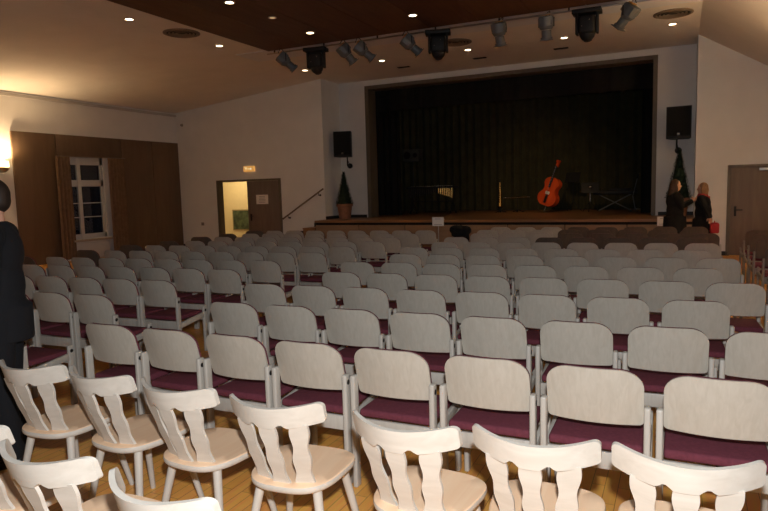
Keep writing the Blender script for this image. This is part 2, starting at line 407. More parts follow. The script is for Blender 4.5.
# ------------------------------------------------------------------ ceiling lights and vents
LN = 0
def downlight(x, y, z, label, w=DOWN_W, m='bulb', size=.075, group='recessed ceiling downlights', lit=True):
    t = thing('downlight', label, 'ceiling light', (x, y, z), 0, group)
    MB().lathe([(size+.018, 0), (size+.018, -.012), (size-.004, -.012), (size-.004, 0)], 20).build('ring', M['trimring'], t)
    MB().cyl((0, 0, -.002), (0, 0, -.008), size-.005, n=20).build('lens', M[m], t)
    if lit: lamp('downlight_bulb', 'SPOT', w, (1, .84, .66), (0, 0, -.03), t, .06, math.radians(150), None, .8)
for y, nm in ((8.75, 'nearer'), (11.24, 'farther')):
    downlight(-9.18, y, CZ, nm+' lit downlight in the plaster strip left of the dark wood ceiling')
names = ['first', 'second', 'third', 'fourth', 'fifth']
for i, x in enumerate((-9.13, -6.85, -4.6, -2.38, -.2)):
    downlight(x, 14.64, CZ, names[i]+' from left of the lit downlights in front of the stage')
downlight(-6.83, 11.2, 4.905, 'lit downlight at the left front corner of the dark wood ceiling')
downlight(-4.54, 11.1, 4.905, 'lit downlight in the dark wood ceiling right of middle')
downlight(-6.83, 9.9, 4.905, 'dim fitting in the dark wood ceiling, no bulb glow', m='dim', lit=False, size=.06)
downlight(-6.9, 8.77, 4.905, 'lit downlight in dark wood ceiling at the top photo edge')
downlight(-4.55, 8.7, 4.905, 'lit downlight in the dark wood ceiling above the centre block')
downlight(-2.3, 8.7, 4.905, 'lit downlight in the dark wood ceiling toward its right edge')
def round_vent(x, y, label):
    t = thing('round_vent', label, 'ceiling vent', (x, y, CZ), 0, 'round ceiling vents')
    MB().lathe([(.36, 0), (.36, -.015), (.31, -.03), (.29, -.01), (.29, 0)], 32).build('rim', M['vent'], t)
    b = MB()
    for r in (.08, .15, .22): b.lathe([(r, -.004), (r+.035, -.022), (r+.04, -.018), (r+.006, -.002)], 28)
    b.build('louvre_rings', M['vent'], t)
    MB().cyl((0, 0, -.001), (0, 0, -.004), .29, n=32).build('plate', M['ventdark'], t)
round_vent(-9.1, 10.0, 'round brown ceiling vent left of the dark wood ceiling')
round_vent(-4.6, 13.75, 'round brown ceiling vent behind the middle stage lamps')
round_vent(-.18, 13.75, 'round brown ceiling vent at the right end of the flat ceiling')
for x, nm in ((-6.72, 'left'), (-4.63, 'middle'), (-2.63, 'right')):
    t = thing('slot_vent', nm+' of the three dark slot vents above the stage opening', 'ceiling vent', (x, 15.72, CZ), 0, 'slot vents above the stage opening')
    MB().box((0, 0, -.006), (.34, .12, .012), bev=.003).build('frame', M['ventdark'], t)
    b = MB()
    for k in range(3): b.box((0, -.035+.035*k, -.014), (.30, .012, .008))
    b.build('slats', M['blackp'], t)
# lamp rail
f = thing('lamp_rail', 'slim black rail along the edge of the dark wood ceiling carrying the stage lamps', 'rail', (0, 12.2, CZ))
MB().cyl((-8.6, 0, -.085), (-.3, 0, -.085), .016).build('rail', M['metal'], f)
for x in [-8.4+1.3*i for i in range(7)]: MB().ab((x-.012, -.012, -.075), (x+.012, .012, -.015)).build('hanger', M['blackp'], f)
RZ = CZ-.106
def profile_lamp(x, rz, tilt, label, beam=None):
    t = thing('stage_lamp', label, 'stage lamp', (x, 12.2, RZ), rz, 'grey stage lamps on the ceiling rail'); t.scale = (1.05, 1.0, .92)
    MB().tube([(-.13, 0, -.22), (-.13, 0, -.05), (.13, 0, -.05), (.13, 0, -.22)], .012, 6).cyl((0, 0, -.05), (0, 0, .0), .018).build('yoke', M['blackp'], t)
    R = Matrix.Translation((0, 0, -.22)) @ Matrix.Rotation(tilt, 4, 'X')
    def tf(p): return R @ Vector(p)
    MB().cyl(tf((0, -.02, 0)), tf((0, -.20, 0)), .135, .13, 14).cyl(tf((0, -.02, 0)), tf((0, .05, 0)), .135, .10, 14).box(tf((0, -.12, .02)), (.24, .18, .25), rot=Matrix.Rotation(tilt, 4, 'X'), bev=.03).build('lamp_house', M['spot'], t)
    MB().cyl(tf((0, .06, 0)), tf((0, .20, 0)), .085, n=14).cyl(tf((0, .20, 0)), tf((0, .24, 0)), .105, .10, 14).build('lens_tube', M['spot'], t)
    MB().box(tf((0, .25, 0)), (.22, .012, .20), rot=Matrix.Rotation(tilt, 4, 'X')).build('filter_frame', M['spot'], t)
    MB().cyl(tf((0, .257, 0)), tf((0, .262, 0)), .075, n=14).build('lens', M['lensg'], t)
    MB().box(tf((0, -.225, .07)), (.15, .012, .09), rot=Matrix.Rotation(tilt, 4, 'X')).build('lamp_label_plate', M['gel'], t)
    if beam:
        e, tgt, ang = beam; p = Vector((x, 12.45, 4.55)); d = Vector(tgt)-p
        o = lamp('stage_lamp_beam', 'SPOT', e, (1, .62, .28), p, None, .05, math.radians(ang), None, 1.0)
        o.rotation_euler = d.to_track_quat('-Z', 'Y').to_euler()
    MB().tube([tf((.02, -.26, .03)), tf((.06, -.30, .16)), (.06, -.02, -.02)], .008, 5).build('cable', M['blackp'], t)
def scan_lamp(x, rz, label):
    t = thing('scanner_lamp', label, 'stage lamp', (x, 12.2, RZ), rz, 'black stage scanners on the ceiling rail'); t.scale = (1.1, 1.1, 1.1)
    MB().box((0, 0, -.03), (.46, .26, .07), bev=.01).build('base_plate', M['blackp'], t)
    MB().box((-.16, 0, -.22), (.04, .16, .34), bev=.015).box((.16, 0, -.22), (.04, .16, .34), bev=.015).build('yoke', M['blackp'], t)
    b = MB(); b.box((0, 0, -.24), (.27, .22, .30), bev=.05, seg=3); b.ball((0, .03, -.36), (.13, .12, .14), 14)
    b.build('head', M['blackp'], t)
    MB().cyl((0, .08, -.42), (0, .115, -.46), .07, n=14).build('lens', M['lensg'], t)
    MB().ball((.05, -.115, -.18), .012, 8).ball((-.07, -.115, -.27), .010, 8).build('screws', M['silver'], t)
wd = ['first', 'second', 'third', 'fourth', 'fifth', 'sixth', 'seventh', 'eighth', 'ninth', 'tenth']
for i, (x, kind, rz, tilt) in enumerate([(-8.1, 0, -1.0, -.75), (-7.31, 1, .2, 0), (-6.55, 0, -.75, -.85), (-6.13, 0, -1.0, -.7), (-5.05, 0, -1.0, -.75), (-4.45, 1, .3, 0),
                               (-3.2, 0, -.1, -1.25), (-2.31, 0, .1, -1.3), (-1.58, 1, 0, 0), (-.9, 0, 1.1, -.8)]):
    if kind: scan_lamp(x, rz, 'black scanner lamp, %s from left on the ceiling rail' % wd[i])
    else: profile_lamp(x, rz, tilt, 'grey spotlight, %s from left on the ceiling rail' % wd[i], (330, (-4.0, 20, 1.45), 42) if i == 6 else None)

# sconces
def sconce(x, y, z, rz, label, e=SCONCE_W):
    t = thing('wall_sconce', label, 'wall lamp', (x, y, z), rz, 'uplighter wall sconces')
    MB().lathe([(.02, -.16), (.09, -.13), (.15, -.06), (.165, -.02)], 20, (0, .10, 0), a0=0, a1=2*PI).build('bowl', M['metal'], t)
    MB().lathe([(.15, -.02), (.15, .04), (.14, .11), (.13, .13)], 20, (0, .10, 0)).build('glass_shade', M['shade'], t)
    MB().box((0, -.06, -.05), (.10, .02, .16), bev=.005).cyl((0, -.06, -.08), (0, .02, -.08), .012).build('wall_plate', M['metal'], t)
    lamp('sconce_bulb', 'POINT', e, (1, .66, .34), (0, .10, .03), t, .06)
sconce(XL+.07, 9.90, 2.52, -PI/2, 'glowing wall sconce on the white wall left of the brown panelling')
sconce(XR-.07, 11.2, 2.35, PI/2, 'glowing wall sconce on the right wall out past the last chairs', SCONCE_W*3.2)
sconce(XL+.07, 4.5, 2.5, -PI/2, 'added unseen fill sconce on the left wall beside the nearer rows', 110)  # added out of view to lift the room's ambient light
# corridor lamp
t = thing('corridor_lamp', 'ceiling lamp lighting the cream corridor behind the open door', 'ceiling light', (-14.4, 17.4, 2.6))
MB().lathe([(.16, 0), (.16, -.04), (.10, -.08), (.001, -.09)], 20).build('glass_shade', M['bulb'], t)
lamp('corridor_bulb', 'POINT', 55, (1, .82, .52), (0, 0, -.16), t, .1)

# exit sign, switch, sensor, notice
t = thing('exit_sign', 'glowing amber exit sign on the wall above the double door', 'sign', (-12.13, 15.96, 2.46))
MB().box((0, 0, 0), (.40, .07, .17), bev=.012).build('housing', M['exit'], t)
b = MB(); b.box((-.10, -.037, .0), (.012, .004, .07)).box((-.075, -.037, .03), (.04, .004, .012)).box((.02, -.037, 0), (.10, .004, .014))
b.prism([(.07, -.035), (.12, 0), (.07, .035)], Matrix.Translation((0, -.037, 0)) @ T, .004).ball((-.13, -.037, .045), (.014, .004, .014), 10)
b.build('pictogram', M['exitmark'], t)
tag(MB().box((-14.13, 15.985, .75), (.10, .03, .10), bev=.006).cyl((-14.13, 15.975, .75), (-14.13, 15.96, .75), .025).build('wall_socket', M['switch']), 'small grey socket on the white wall left of the double door', 'socket')
tag(MB().cyl((-14.77, 16, 3.98), (-14.77, 15.95, 3.98), .05, .035).ball((-14.77, 15.95, 3.98), .034, 10).build('wall_sensor', M['switch']), 'small round sensor high on the white wall in the left corner', 'sensor')
def notice(name, x0, x1, y, z0, z1, lines, label):
    t = thing(name, label, 'sign', ((x0+x1)/2, y, (z0+z1)/2)); w_, h_ = x1-x0, z1-z0
    MB().box((0, 0, 0), (w_, .004, h_)).build('sheet', M['paper'], t)
    b = MB()
    for k in range(lines): b.box((random.uniform(-.02, .02)*w_, -.003, h_*(.30-.62*k/max(1, lines-1))), (w_*random.uniform(.45, .72), .001, h_*.05))
    b.build('print', M['ink'], t); return t
notice('paper_notice', -11.98, -11.53, 16.045, 1.36, 1.65, 5, 'white printed notice taped to the closed brown door leaf')
t = notice('reserved_sign', -4.43, -4.19, 11.62, .955, 1.13, 2, 'white paper sign on a thin stand in the left aisle')
MB().cyl((0, .012, -1.035), (0, .012, .06), .008).cyl((0, .012, -1.04), (0, .012, -1.03), .12, n=20).build('stand', M['metal'], t)
t = notice('paper_sign', -.445, -.22, 15.33, .72, .925, 2, 'white paper sign fixed to the stage edge left of the women')
# painting in the corridor
t = thing('framed_painting', 'dark green landscape painting seen through the open door', 'painting', (-14.55, 18.57, .74))
MB().box((0, 0, 0), (.84, .03, .76)).build('frame', M['gold'], t)
MB().box((0, -.018, 0), (.76, .006, .68)).build('canvas', M['paintgreen'], t)

# wall speakers
def speaker(x, y, z, rz, label, bx=.05):
    t = thing('loudspeaker', label, 'loudspeaker', (x, y, z), rz, 'loudspeakers beside the stage')
    b = MB(); b.prism([(-.27, .25), (-.18, -.22), (.18, -.22), (.27, .25)][::-1], Matrix.Rotation(0, 4, 'X') @ Matrix(((1, 0, 0, 0), (0, -1, 0, 0), (0, 0, 1, 0), (0, 0, 0, 1))), .74)
    b.build('cabinet', M['blackp'], t)
    MB().box((0, -.258, .02), (.49, .02, .66), bev=.008).build('grille', M['black'], t)
    MB().box((0, -.272, -.27), (.06, .006, .05)).build('badge', M['silver'], t)
    MB().tube([(bx, .1, -.37), (bx, .1, -.62), (bx, .40, -.62)], .02).cyl((bx, .40, -.62), (bx, .43, -.62), .08).tube([(bx, .1, -.45), (bx, .40, -.60)], .012).build('bracket', M['blackp'], t)
speaker(-9.07, 16.58, 3.07, .25, 'black loudspeaker on a bracket left of the stage opening')
speaker(-.02, 16.58, 3.07, -.12, 'black loudspeaker on a bracket right of the stage opening', -.08)

# potted conifers
def conifer(x, y, z, h, r, label):
    t = thing('potted_conifer', label, 'potted plant', (x, y, z), 0, 'clipped conifers beside the stage')
    MB().lathe([(.001, 0), (.17, 0), (.22, .36), (.25, .37), (.25, .44), (.21, .44), (.20, .38), (.001, .38)], 24).build('pot', M['terracotta'], t)
    MB().cyl((0, 0, .38), (0, 0, .60), .03).build('trunk', M['soil'], t)
    b = MB(); rnd = random.Random(int(h*100))
    b.cyl((0, 0, .45), (0, 0, h-.05), r*.86, .015, 16)
    for i in range(1500):
        u = rnd.random()**1.5; a = rnd.uniform(0, 2*PI); zz = .44+(h-.44)*u; rr = r*(1-u)*rnd.uniform(.88, 1.05)+.012
        p = Vector((rr*math.cos(a), rr*math.sin(a), zz)); s = rnd.uniform(.025, .055)
        o = Vector((math.cos(a), math.sin(a), rnd.uniform(.3, 1.3))).normalized(); sd = o.cross(Vector((0, 0, 1))).normalized()
        v = [b.bm.verts.new(q) for q in (p-sd*s*.4, p+sd*s*.4, p+o*s)]
        b.bm.faces.new(v)
    b.build('foliage', M['leaf'], t)
    return t
conifer(-9.06, 16.45, SZ, 1.38, .24, 'dark clipped conifer in a terracotta pot at the left stage corner')
conifer(-.02, 16.40, SZ, 1.55, .27, 'dark clipped conifer at right stage corner behind the two women')

# ------------------------------------------------------------------ instruments on the stage
def bass():
    t = thing('double_bass', 'orange varnished double bass leaning on the stage', 'double bass', (-3.66, 19.3, SZ+.22), 0); t.scale = (.98, .98, .76)
    t.rotation_euler = (math.radians(-10), math.radians(16), math.radians(-28))
    def outline(s=1):
        pts = []
        for a in [i*PI/24 for i in range(25)]:
            z = 1.12*(1-math.cos(a))/2
            u = z/1.12
            lower = .335*math.sqrt(max(0, 1-((u-.27)/.30)**2)) if u < .55 else 0
            upper = .255*math.sqrt(max(0, 1-((u-.80)/.21)**2)) if u > .60 else 0
            waist = .20
            wv = max(lower, upper, waist if .33 < u < .86 else 0)
            pts.append((wv*s, z))
        return [(-x, z) for x, z in pts[::-1]][0:-1] + pts[:-1] if False else pts
    r = outline(); poly = [(x, z) for x, z in r] + [(-x, z) for x, z in r[::-1][1:-1]]
    MT = T
    b = MB(); b.prism(poly, MT, .19)
    b.build('body', M['bass'], t)
    b = MB(); b.prism([(x*1.04, .56+(z-.56)*1.02) for x, z in poly], Matrix.Translation((0, -.10, 0)) @ MT, .02); b.build('front_plate', M['bass'], t)
    MB().box((0, -.15, 1.28), (.05, .05, .66), bev=.012).build('neck', M['ebony'], t)
    MB().box((0, -.165, 1.12), (.065, .015, .80)).build('fingerboard', M['ebony'], t)
    b = MB(); b.box((0, -.12, 1.66), (.075, .08, .20), bev=.01); b.cyl((-.045, -.13, 1.78), (.045, -.13, 1.78), .055, n=16)
    b.build('scroll', M['bass'], t)
    b = MB()
    for k in range(4): b.cyl((-.09 if k % 2 else .09, -.12, 1.60+.04*k), (0, -.12, 1.60+.04*k), .012, .008, 8)
    b.build('tuning_pegs', M['brass'], t)
    MB().box((0, -.15, .50), (.14, .02, .11)).build('bridge', M['paper'], t)
    MB().box((0, -.14, .25), (.08, .015, .32)).build('tailpiece', M['ebony'], t)
    b = MB()
    for k in range(4): b.cyl((-.02+.013*k, -.175, .38), (-.015+.01*k, -.175, 1.58), .002, n=4)
    b.build('strings', M['silver'], t)
    MB().cyl((0, 0, -.27), (0, 0, 0), .008).build('endpin', M['silver'], t)
bass()
def marimba():
    t = thing('vibraphone', 'metal bar vibraphone on a stand at the left of the stage', 'percussion instrument', (-7.4, 19.5, SZ))
    b = MB(); b.box((0, -.30, .86), (1.62, .03, .05)).box((0, .26, .86), (1.62, .03, .05)).box((-.79, 0, .86), (.05, .60, .07)).box((.79, 0, .86), (.05, .38, .07)); b.build('bar_frame', M['blackp'], t)
    for k in range(24):
        MB().box((-.75+k*.065, -.10, .90), (.05, .34-.006*k, .014), bev=.002).build('bar', M['silver'], t)
    for k in range(24):
        L = .44-.015*k if k < 14 else .20+.014*(k-14)*2
        MB().cyl((-.75+k*.065, -.22, .85), (-.75+k*.065, -.22, .85-L*.75), .022, n=10).build('resonator', M['brass' if k > 15 else 'blackp'], t)
    for x in (-.70, .70):
        b = MB(); b.tube([(x, -.25, .84), (x, .0, .40), (x, .25, .84)], .018).tube([(x, 0, .40), (x, -.28, .04)], .018).tube([(x, 0, .40), (x, .28, .04)], .018).build('leg', M['blackp'], t)
    MB().cyl((-.7, 0, .40), (.7, 0, .40), .015).build('stretcher', M['blackp'], t)
    for x, y in ((-.7, -.28), (-.7, .28), (.7, -.28), (.7, .28)): MB().cyl((x-.02, y, .04), (x+.02, y, .04), .04).build('castor', M['blackp'], t)
marimba()
t = thing('monitor_speaker', 'grey box loudspeaker on a tall pole at left of stage', 'loudspeaker', (-8.42, 20.3, SZ))
MB().box((0, 0, 1.98), (.60, .40, .42), bev=.02).build('cabinet', M['monitor'], t)
MB().cyl((-.13, -.205, 1.98), (-.13, -.20, 1.98), .13, n=20).cyl((.17, -.205, 1.98), (.17, -.20, 1.98), .08, n=20).build('cone', M['ebony'], t)
MB().cyl((0, 0, 0), (0, 0, 1.78), .02).build('pole', M['blackp'], t)
for k in range(3):
    a = k*2*PI/3+.4; MB().tube([(0, 0, .55), (.42*math.cos(a), .42*math.sin(a), .015)], .014).build('leg', M['blackp'], t)
# saxophone-like upright brass tube and horizontal flute
t = thing('soprano_saxophone', 'upright golden wind instrument on a low peg stand mid stage', 'wind instrument', (-5.21, 19.8, SZ))
MB().lathe([(.10, .16), (.075, .19), (.052, .30), (.042, .70), (.022, .96)], 16).build('tube', M['brass'], t)
MB().cyl((0, 0, .96), (.0, -.02, 1.09), .014, .010).build('mouthpiece', M['ebony'], t)
b = MB()
for k in range(8): b.cyl((0, -.04, .34+.07*k), (0, -.062, .34+.07*k), .02, n=10)
b.build('keys', M['brass'], t)
MB().cyl((0, 0, 0), (0, 0, .22), .02).build('peg', M['blackp'], t)
for k in range(3):
    a = k*2*PI/3; MB().cyl((0, 0, .06), (.20*math.cos(a), .20*math.sin(a), .01), .012).build('leg', M['blackp'], t)
t = thing('flute', 'silver flute lying level on a low stand right of the golden instrument', 'wind instrument', (-4.65, 19.8, SZ))
MB().cyl((-.44, 0, .46), (.40, 0, .48), .014).build('tube', M['silver'], t)
b = MB()
for k in range(9): b.cyl((-.2+.06*k, -.005, .475), (-.2+.06*k, -.02, .49), .014, n=8)
b.build('keys', M['brass'], t)
MB().cyl((0, 0, .0), (0, 0, .46), .012).build('stand', M['blackp'], t)
for k in range(3):
    a = k*2*PI/3+.5; MB().cyl((0, 0, .08), (.20*math.cos(a), .20*math.sin(a), .01), .01).build('leg', M['blackp'], t)
# music stands
def music_stand(x, y, h, rz, label, bright):
    t = thing('music_stand', label, 'music stand', (x, y, SZ), rz, 'music stands on the stage')
    MB().box((0, -.02, h), (.50, .015, .32), rot=Matrix.Rotation(-.35, 4, 'X')).box((0, -.08, h-.15), (.50, .06, .012)).build('desk', M['blackp'], t)
    MB().cyl((0, 0, .30), (0, 0, h-.02), .013).build('pole', M['silver' if bright else 'blackp'], t)
    for k in range(3):
        a = k*2*PI/3+.3; MB().cyl((0, 0, .32), (.26*math.cos(a), .26*math.sin(a), .012), .010).build('leg', M['blackp'], t)
    if bright:
        MB().ball((0, -.08, h+.02), .05, 12).cyl((0, -.06, h-.02), (0, 0, h-.10), .012).build('clip_lamp', M['silver'], t)
music_stand(-2.41, 19.5, .72, .2, 'black music stand with chrome pole and bright clip lamp', True)
music_stand(-3.0, 20.2, 1.05, -.4, 'black music stand behind the double bass neck', False)
# keyboard under dark cover on X stand
t = thing('keyboard_on_stand', 'dark covered keyboard on a crossed stand at the right of the stage', 'keyboard', (-1.75, 19.9, SZ), .1)
b = MB(); b.box((0, 0, .56), (1.25, .36, .12), bev=.03); b.box((.15, .05, .64), (.6, .26, .08), bev=.03); b.build('keyboard', M['blackp'], t)
for y in (-.12, .12):
    MB().tube([(-.45, y, .02), (.45, y, .50)], .016).tube([(.45, y, .02), (-.45, y, .50)], .016).build('crossed_legs', M['spot'], t)
t = thing('microphone_stand', 'grey tilted microphone stand at the far right of the stage', 'microphone stand', (-1.2, 19.4, SZ))
MB().tube([(.06, 0, .02), (-.02, 0, .45)], .016).tube([(-.02, 0, .45), (.10, -.1, .95)], .012).build('pole', M['spot'], t)
MB().cyl((.10, -.1, .95), (.13, -.12, 1.08), .02, .028).build('microphone', M['blackp'], t)
for k in range(3):
    a = k*2*PI/3; MB().cyl((.05, 0, .10), (.05+.25*math.cos(a), .25*math.sin(a), .012), .012).build('leg', M['spot'], t)

# ------------------------------------------------------------------ modern hall chairs
def hall_chair():
    t = thing('hall_chair', '', 'chair', (0, 0, 0), 0, 'pale wood hall chairs with wine red seats')
    xc = .238
    def rear(s):
        b = MB(); b.box((s*xc, -.21, .33), (.030, .056, .66), bev=.010, seg=3)
        b.cyl((s*xc+s*.0145, -.21, .615), (s*xc+s*.0158, -.21, .615), .015, n=14, mi=1); return b
    def front(s):
        b = MB(); b.box((s*xc, .20, .25), (.030, .050, .50), bev=.010, seg=3)
        b.cyl((s*xc+s*.0145, .20, .455), (s*xc+s*.0158, .20, .455), .015, n=14, mi=1); return b
    for s in (-1, 1):
        rear(s).build('leg', [M['post'], M['hole']], t)
        front(s).build('leg', [M['post'], M['hole']], t)
    for s in (-1, 1):
        b = MB(); a = Vector((s*xc, -.185, .365)); c = Vector((s*xc, .18, .41))
        b.box((a+c)/2, (.024, (c-a).length, .055), rot=Matrix.Rotation(math.atan2(.045, .365), 4, 'X'), bev=.004)
        b.build('side_rail', M['post'], t)
    b = MB(); b.box((0, -.195, .365), (.446, .022, .085), bev=.004); b.build('rear_apron', M['post'], t)
    b = MB(); b.box((0, .195, .385), (.446, .022, .07), bev=.004); b.build('front_apron', M['post'], t)
    def panel(xh, z0, z1, rc, yo, th):
        xs = []; n = 9
        for i in range(n+1): xs.append(-xh+rc*(1-math.cos(i*PI/2/n)))
        xs += [-xh+rc+(2*(xh-rc))*k/6 for k in range(1, 6)]
        xs += [-x for x in xs[:n+1]][::-1]
        cols = []
        for x in xs:
            q = max(0, abs(x)-(xh-rc)); zt = z1-rc*.85*(1-math.sqrt(max(0, 1-(q/rc)**2)))
            q2 = max(0, abs(x)-(xh-.02)); zb = z0+.018*(1-math.sqrt(max(0, 1-(q2/.02)**2)))
            cols.append([(x, yo-.040*(1-(x/xh)**2)-.055*(z-.66)/.2, z) for z in [zb+(zt-zb)*k/5 for k in range(6)]])
        return MB().sheet(cols, (0, th, 0))
    panel(.2225, .555, .842, .115, -.203, .012).build('backrest', M['shell'], t)
    p = panel(.221, .549, .843, .115, -.191, .016).build('back_pad', M['wine'], t)
    b = MB(); b.box((0, .005, .435), (.440, .40, .045), bev=.016, seg=3)
    for v in b.bm.verts:
        if v.co.z > .44: v.co.z += .010*(1-(v.co.x/.23)**2)*(1-((v.co.y)/.22)**2)
    for f_ in b.bm.faces: f_.smooth = True
    b.build('seat', M['wine'], t)
    return t
ordn = ['nearest', 'second nearest', 'third nearest', 'fourth nearest', 'fifth nearest', 'sixth nearest', 'seventh nearest', 'eighth nearest', 'ninth nearest', 'tenth nearest', 'eleventh nearest', 'twelfth nearest']
nth = ['first', 'second', 'third', 'fourth', 'fifth', 'sixth', 'seventh', 'eighth', 'ninth', 'tenth']
base = hall_chair(); used = [False]
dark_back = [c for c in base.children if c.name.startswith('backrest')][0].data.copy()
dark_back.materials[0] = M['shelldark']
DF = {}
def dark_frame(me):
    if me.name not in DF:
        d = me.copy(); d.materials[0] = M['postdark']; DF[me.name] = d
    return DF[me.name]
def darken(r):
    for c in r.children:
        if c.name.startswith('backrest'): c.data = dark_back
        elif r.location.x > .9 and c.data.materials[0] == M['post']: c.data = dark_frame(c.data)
def put(x, y, rz, label, dark=False):
    if not used[0]:
        used[0] = True; base.location = (x, y, 0); base.rotation_euler = (0, 0, rz); base['label'] = label
    else:
        r = dup(base, (x, y, 0), rz, label)
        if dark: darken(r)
rc = random.Random(3)
# (x of the leftmost post, y of rear posts there, slope)
CEN = [(-3.80, 3.02, .010), (-3.50, 3.95, .030), (-3.86, 4.86, .040), (-3.54, 5.78, .045), (-3.80, 6.66, .055), (-3.58, 7.60, .055),
       (-3.83, 8.52, .045), (-3.68, 9.45, .060), (-3.80, 10.38, .05), (-3.60, 11.30, .05), (-3.75, 12.2, .05), (-3.70, 13.05, .03)]
S = .53
for k, (x0, y0, sl) in enumerate(CEN):
    a = math.atan(sl)
    for i in range(8):
        d = (i+.5)*S; px, py = x0+d*math.cos(a), y0+d*math.sin(a)+.21
        put(px, py+rc.uniform(-.008, .008), a+rc.uniform(-.012, .012), ('darkened-back' if k > 7 and i > 2 else 'pale wood')+' chair with wine-red seat, %s row of centre block, %s from left' % (ordn[k], nth[i]), k > 7 and i > 2)  # right-hand part of the last rows gets the darker back colour
LEFT = [(-4.49, 3.02, .02, 1), (-4.52, 3.92, .05, 3), (-4.62, 4.80, .05, 6), (-4.50, 5.70, .06, 9), (-4.55, 6.55, .06, 9), (-4.47, 7.57, .07, 9),
        (-4.50, 8.48, .07, 9), (-4.40, 9.36, .07, 9), (-4.5, 10.25, .06, 9), (-4.5, 11.15, .06, 9), (-4.5, 12.05, .06, 9)]
SL = .515
for k, (x1, y1, sl, n) in enumerate(LEFT):
    a = math.atan(sl)
    for i in range(n):
        d = (i+.5)*SL; px, py = x1-d*math.cos(a), y1-d*math.sin(a)+.21
        ra = a+rc.uniform(-.012, .012)
        if i == n-1 and n == 9: ra += rc.choice((-.2, .12, .25, .05)); px -= .10
        put(px, py+rc.uniform(-.01, .01), ra, ('darkened-back' if i == 8 else 'pale wood')+' chair with wine-red seat, %s row of left block, %s from right' % (ordn[k], nth[i]), i == 8)
for k, (x0, y0, n) in enumerate([(1.0, 7.55, 1), (1.0, 8.55, 1), (.98, 9.5, 1), (.96, 10.45, 2), (.97, 11.4, 2), (.98, 12.3, 2)]):
    for i in range(n):
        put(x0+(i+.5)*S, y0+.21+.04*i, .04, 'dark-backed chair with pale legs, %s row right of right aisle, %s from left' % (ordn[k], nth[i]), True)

# ------------------------------------------------------------------ whitewashed wooden chairs with splat backs
def splat_chair():
    t = thing('wooden_side_chair', '', 'chair', (0, 0, 0), 0, 'whitewashed wooden chairs with splat backs')
    # seat outline
    def seat_poly(k=1.0, n=48):
        pts = []
        for i in range(n):
            a = 2*PI*i/n; c, s_ = math.cos(a), math.sin(a); e = .62
            y = .195*abs(s_)**e if s_ > 0 else -.232*abs(s_)**e
            half = .198+.028*(y+.195)/.39
            x = half*abs(c)**e*(1 if c > 0 else -1)
            if y < 0: y -= .012*(1-(x/half)**2)
            pts.append((x*k, y*k))
        return pts
    b = MB(); ring = []
    for k, z in ((.955, .432), (.99, .440), (1.0, .452), (.99, .463), (.965, .467), (.6, .463), (.25, .460)):
        ring.append([b.bm.verts.new((x, y, z)) for x, y in seat_poly(k)])
    for r0, r1 in zip(ring, ring[1:]):
        for i in range(48):
            f_ = b.bm.faces.new((r0[i], r0[(i+1) % 48], r1[(i+1) % 48], r1[i])); f_.smooth = True; f_.material_index = 1 if r0 is not ring[0] and ring.index(r0) >= 3 else 0
    b.bm.faces.new(ring[0][::-1]); fc = b.bm.faces.new(ring[-1]); fc.material_index = 1
    b.build('seat', [M['cback'], M['cseat']], t)
    for sx in (-1, 1):
        MB().cyl((sx*.212, -.225, 0), (sx*.135, -.145, .437), .0145, .0215, 14).build('leg', M['cleg'], t)
        MB().cyl((sx*.205, .20, 0), (sx*.135, .115, .437), .0145, .0215, 14).build('leg', M['cleg'], t)
    def yc(x): return -.345+.108*(x/.22)**2
    def tilt(z): return (z-.84)*-.30
    # crest rail
    xs = [.222*math.sin(PI/2*(-1+2*i/60)) for i in range(61)]; cols = []
    for x in xs:
        q = max(0, abs(x)-.194); cr = .028*(1-math.sqrt(max(0, 1-(q/.028)**2)))
        zt = .838+.016*(abs(x)/.22)**2-cr; q3 = max(0, abs(x)-.210); zb = .744+.016*(abs(x)/.22)**2+.012*(1-math.sqrt(max(0, 1-(q3/.012)**2)))
        for c in (-.062, .062):
            dd = abs(x-c)
            if dd < .019: zb += math.sqrt(.019**2-dd**2)
        cols.append([(x, yc(x)+tilt(z), z) for z in [zb+(zt-zb)*k/5 for k in range(6)]])
    b = MB().sheet(cols, (0, .022, 0))
    bmesh.ops.recalc_face_normals(b.bm, faces=b.bm.faces)
    b.build('crest_rail', M['cback'], t)
    # three wavy splats
    for cx, bx, lean in ((-.128, -.098, 0), (0, 0, 0), (.128, .098, 0)):
        n = 22; F0 = []; cols = []
        for j in range(n+1):
            u = j/n; z = .462+(.758-.462)*u
            wv = .0375+.0042*math.cos(u*PI*4.6+.3)-.0045*math.sin(u*PI)
            cxx = bx+(cx-bx)*u
            y0 = -.205+.028*(bx/.1)**2; y1 = yc(cx)+tilt(.758)+.006
            y = y0+(y1-y0)*u - .004*math.sin(u*PI)
            slope = .16*(cx/.125)
            cols.append((cxx, wv, y, z, slope))
        b = MB()
        rows = []
        for cxx, wv, y, z, sp in cols:
            rows.append([(cxx-wv, y+abs(sp)*0-sp*(-wv)*-1*.0+(.0), z), (cxx, y, z), (cxx+wv, y, z)])
        # columns along x, points along z
        k3 = [[(rows[j][i][0], rows[j][i][1]-cols[j][4]*(i-1)*cols[j][1]*-1.6, rows[j][i][2]) for j in range(n+1)] for i in range(3)]
        b.sheet(k3, (0, .014, 0)); b.build('splat', M['cback'], t)
    return t
sbase = splat_chair(); sused = [False]
WC = [(-3.07, 2.094, 5.1), (-2.584, 2.111, -4.4), (-2.063, 2.089, -2.2), (-1.508, 2.075, 5.3), (-.917, 2.055, -3), (-.437, 2.098, .8), (.04, 2.111, 1.8)]
W2 = [(-2.52, 1.42, 4), (-1.955, 1.355, .7), (-1.39, 1.31, -5.8)]
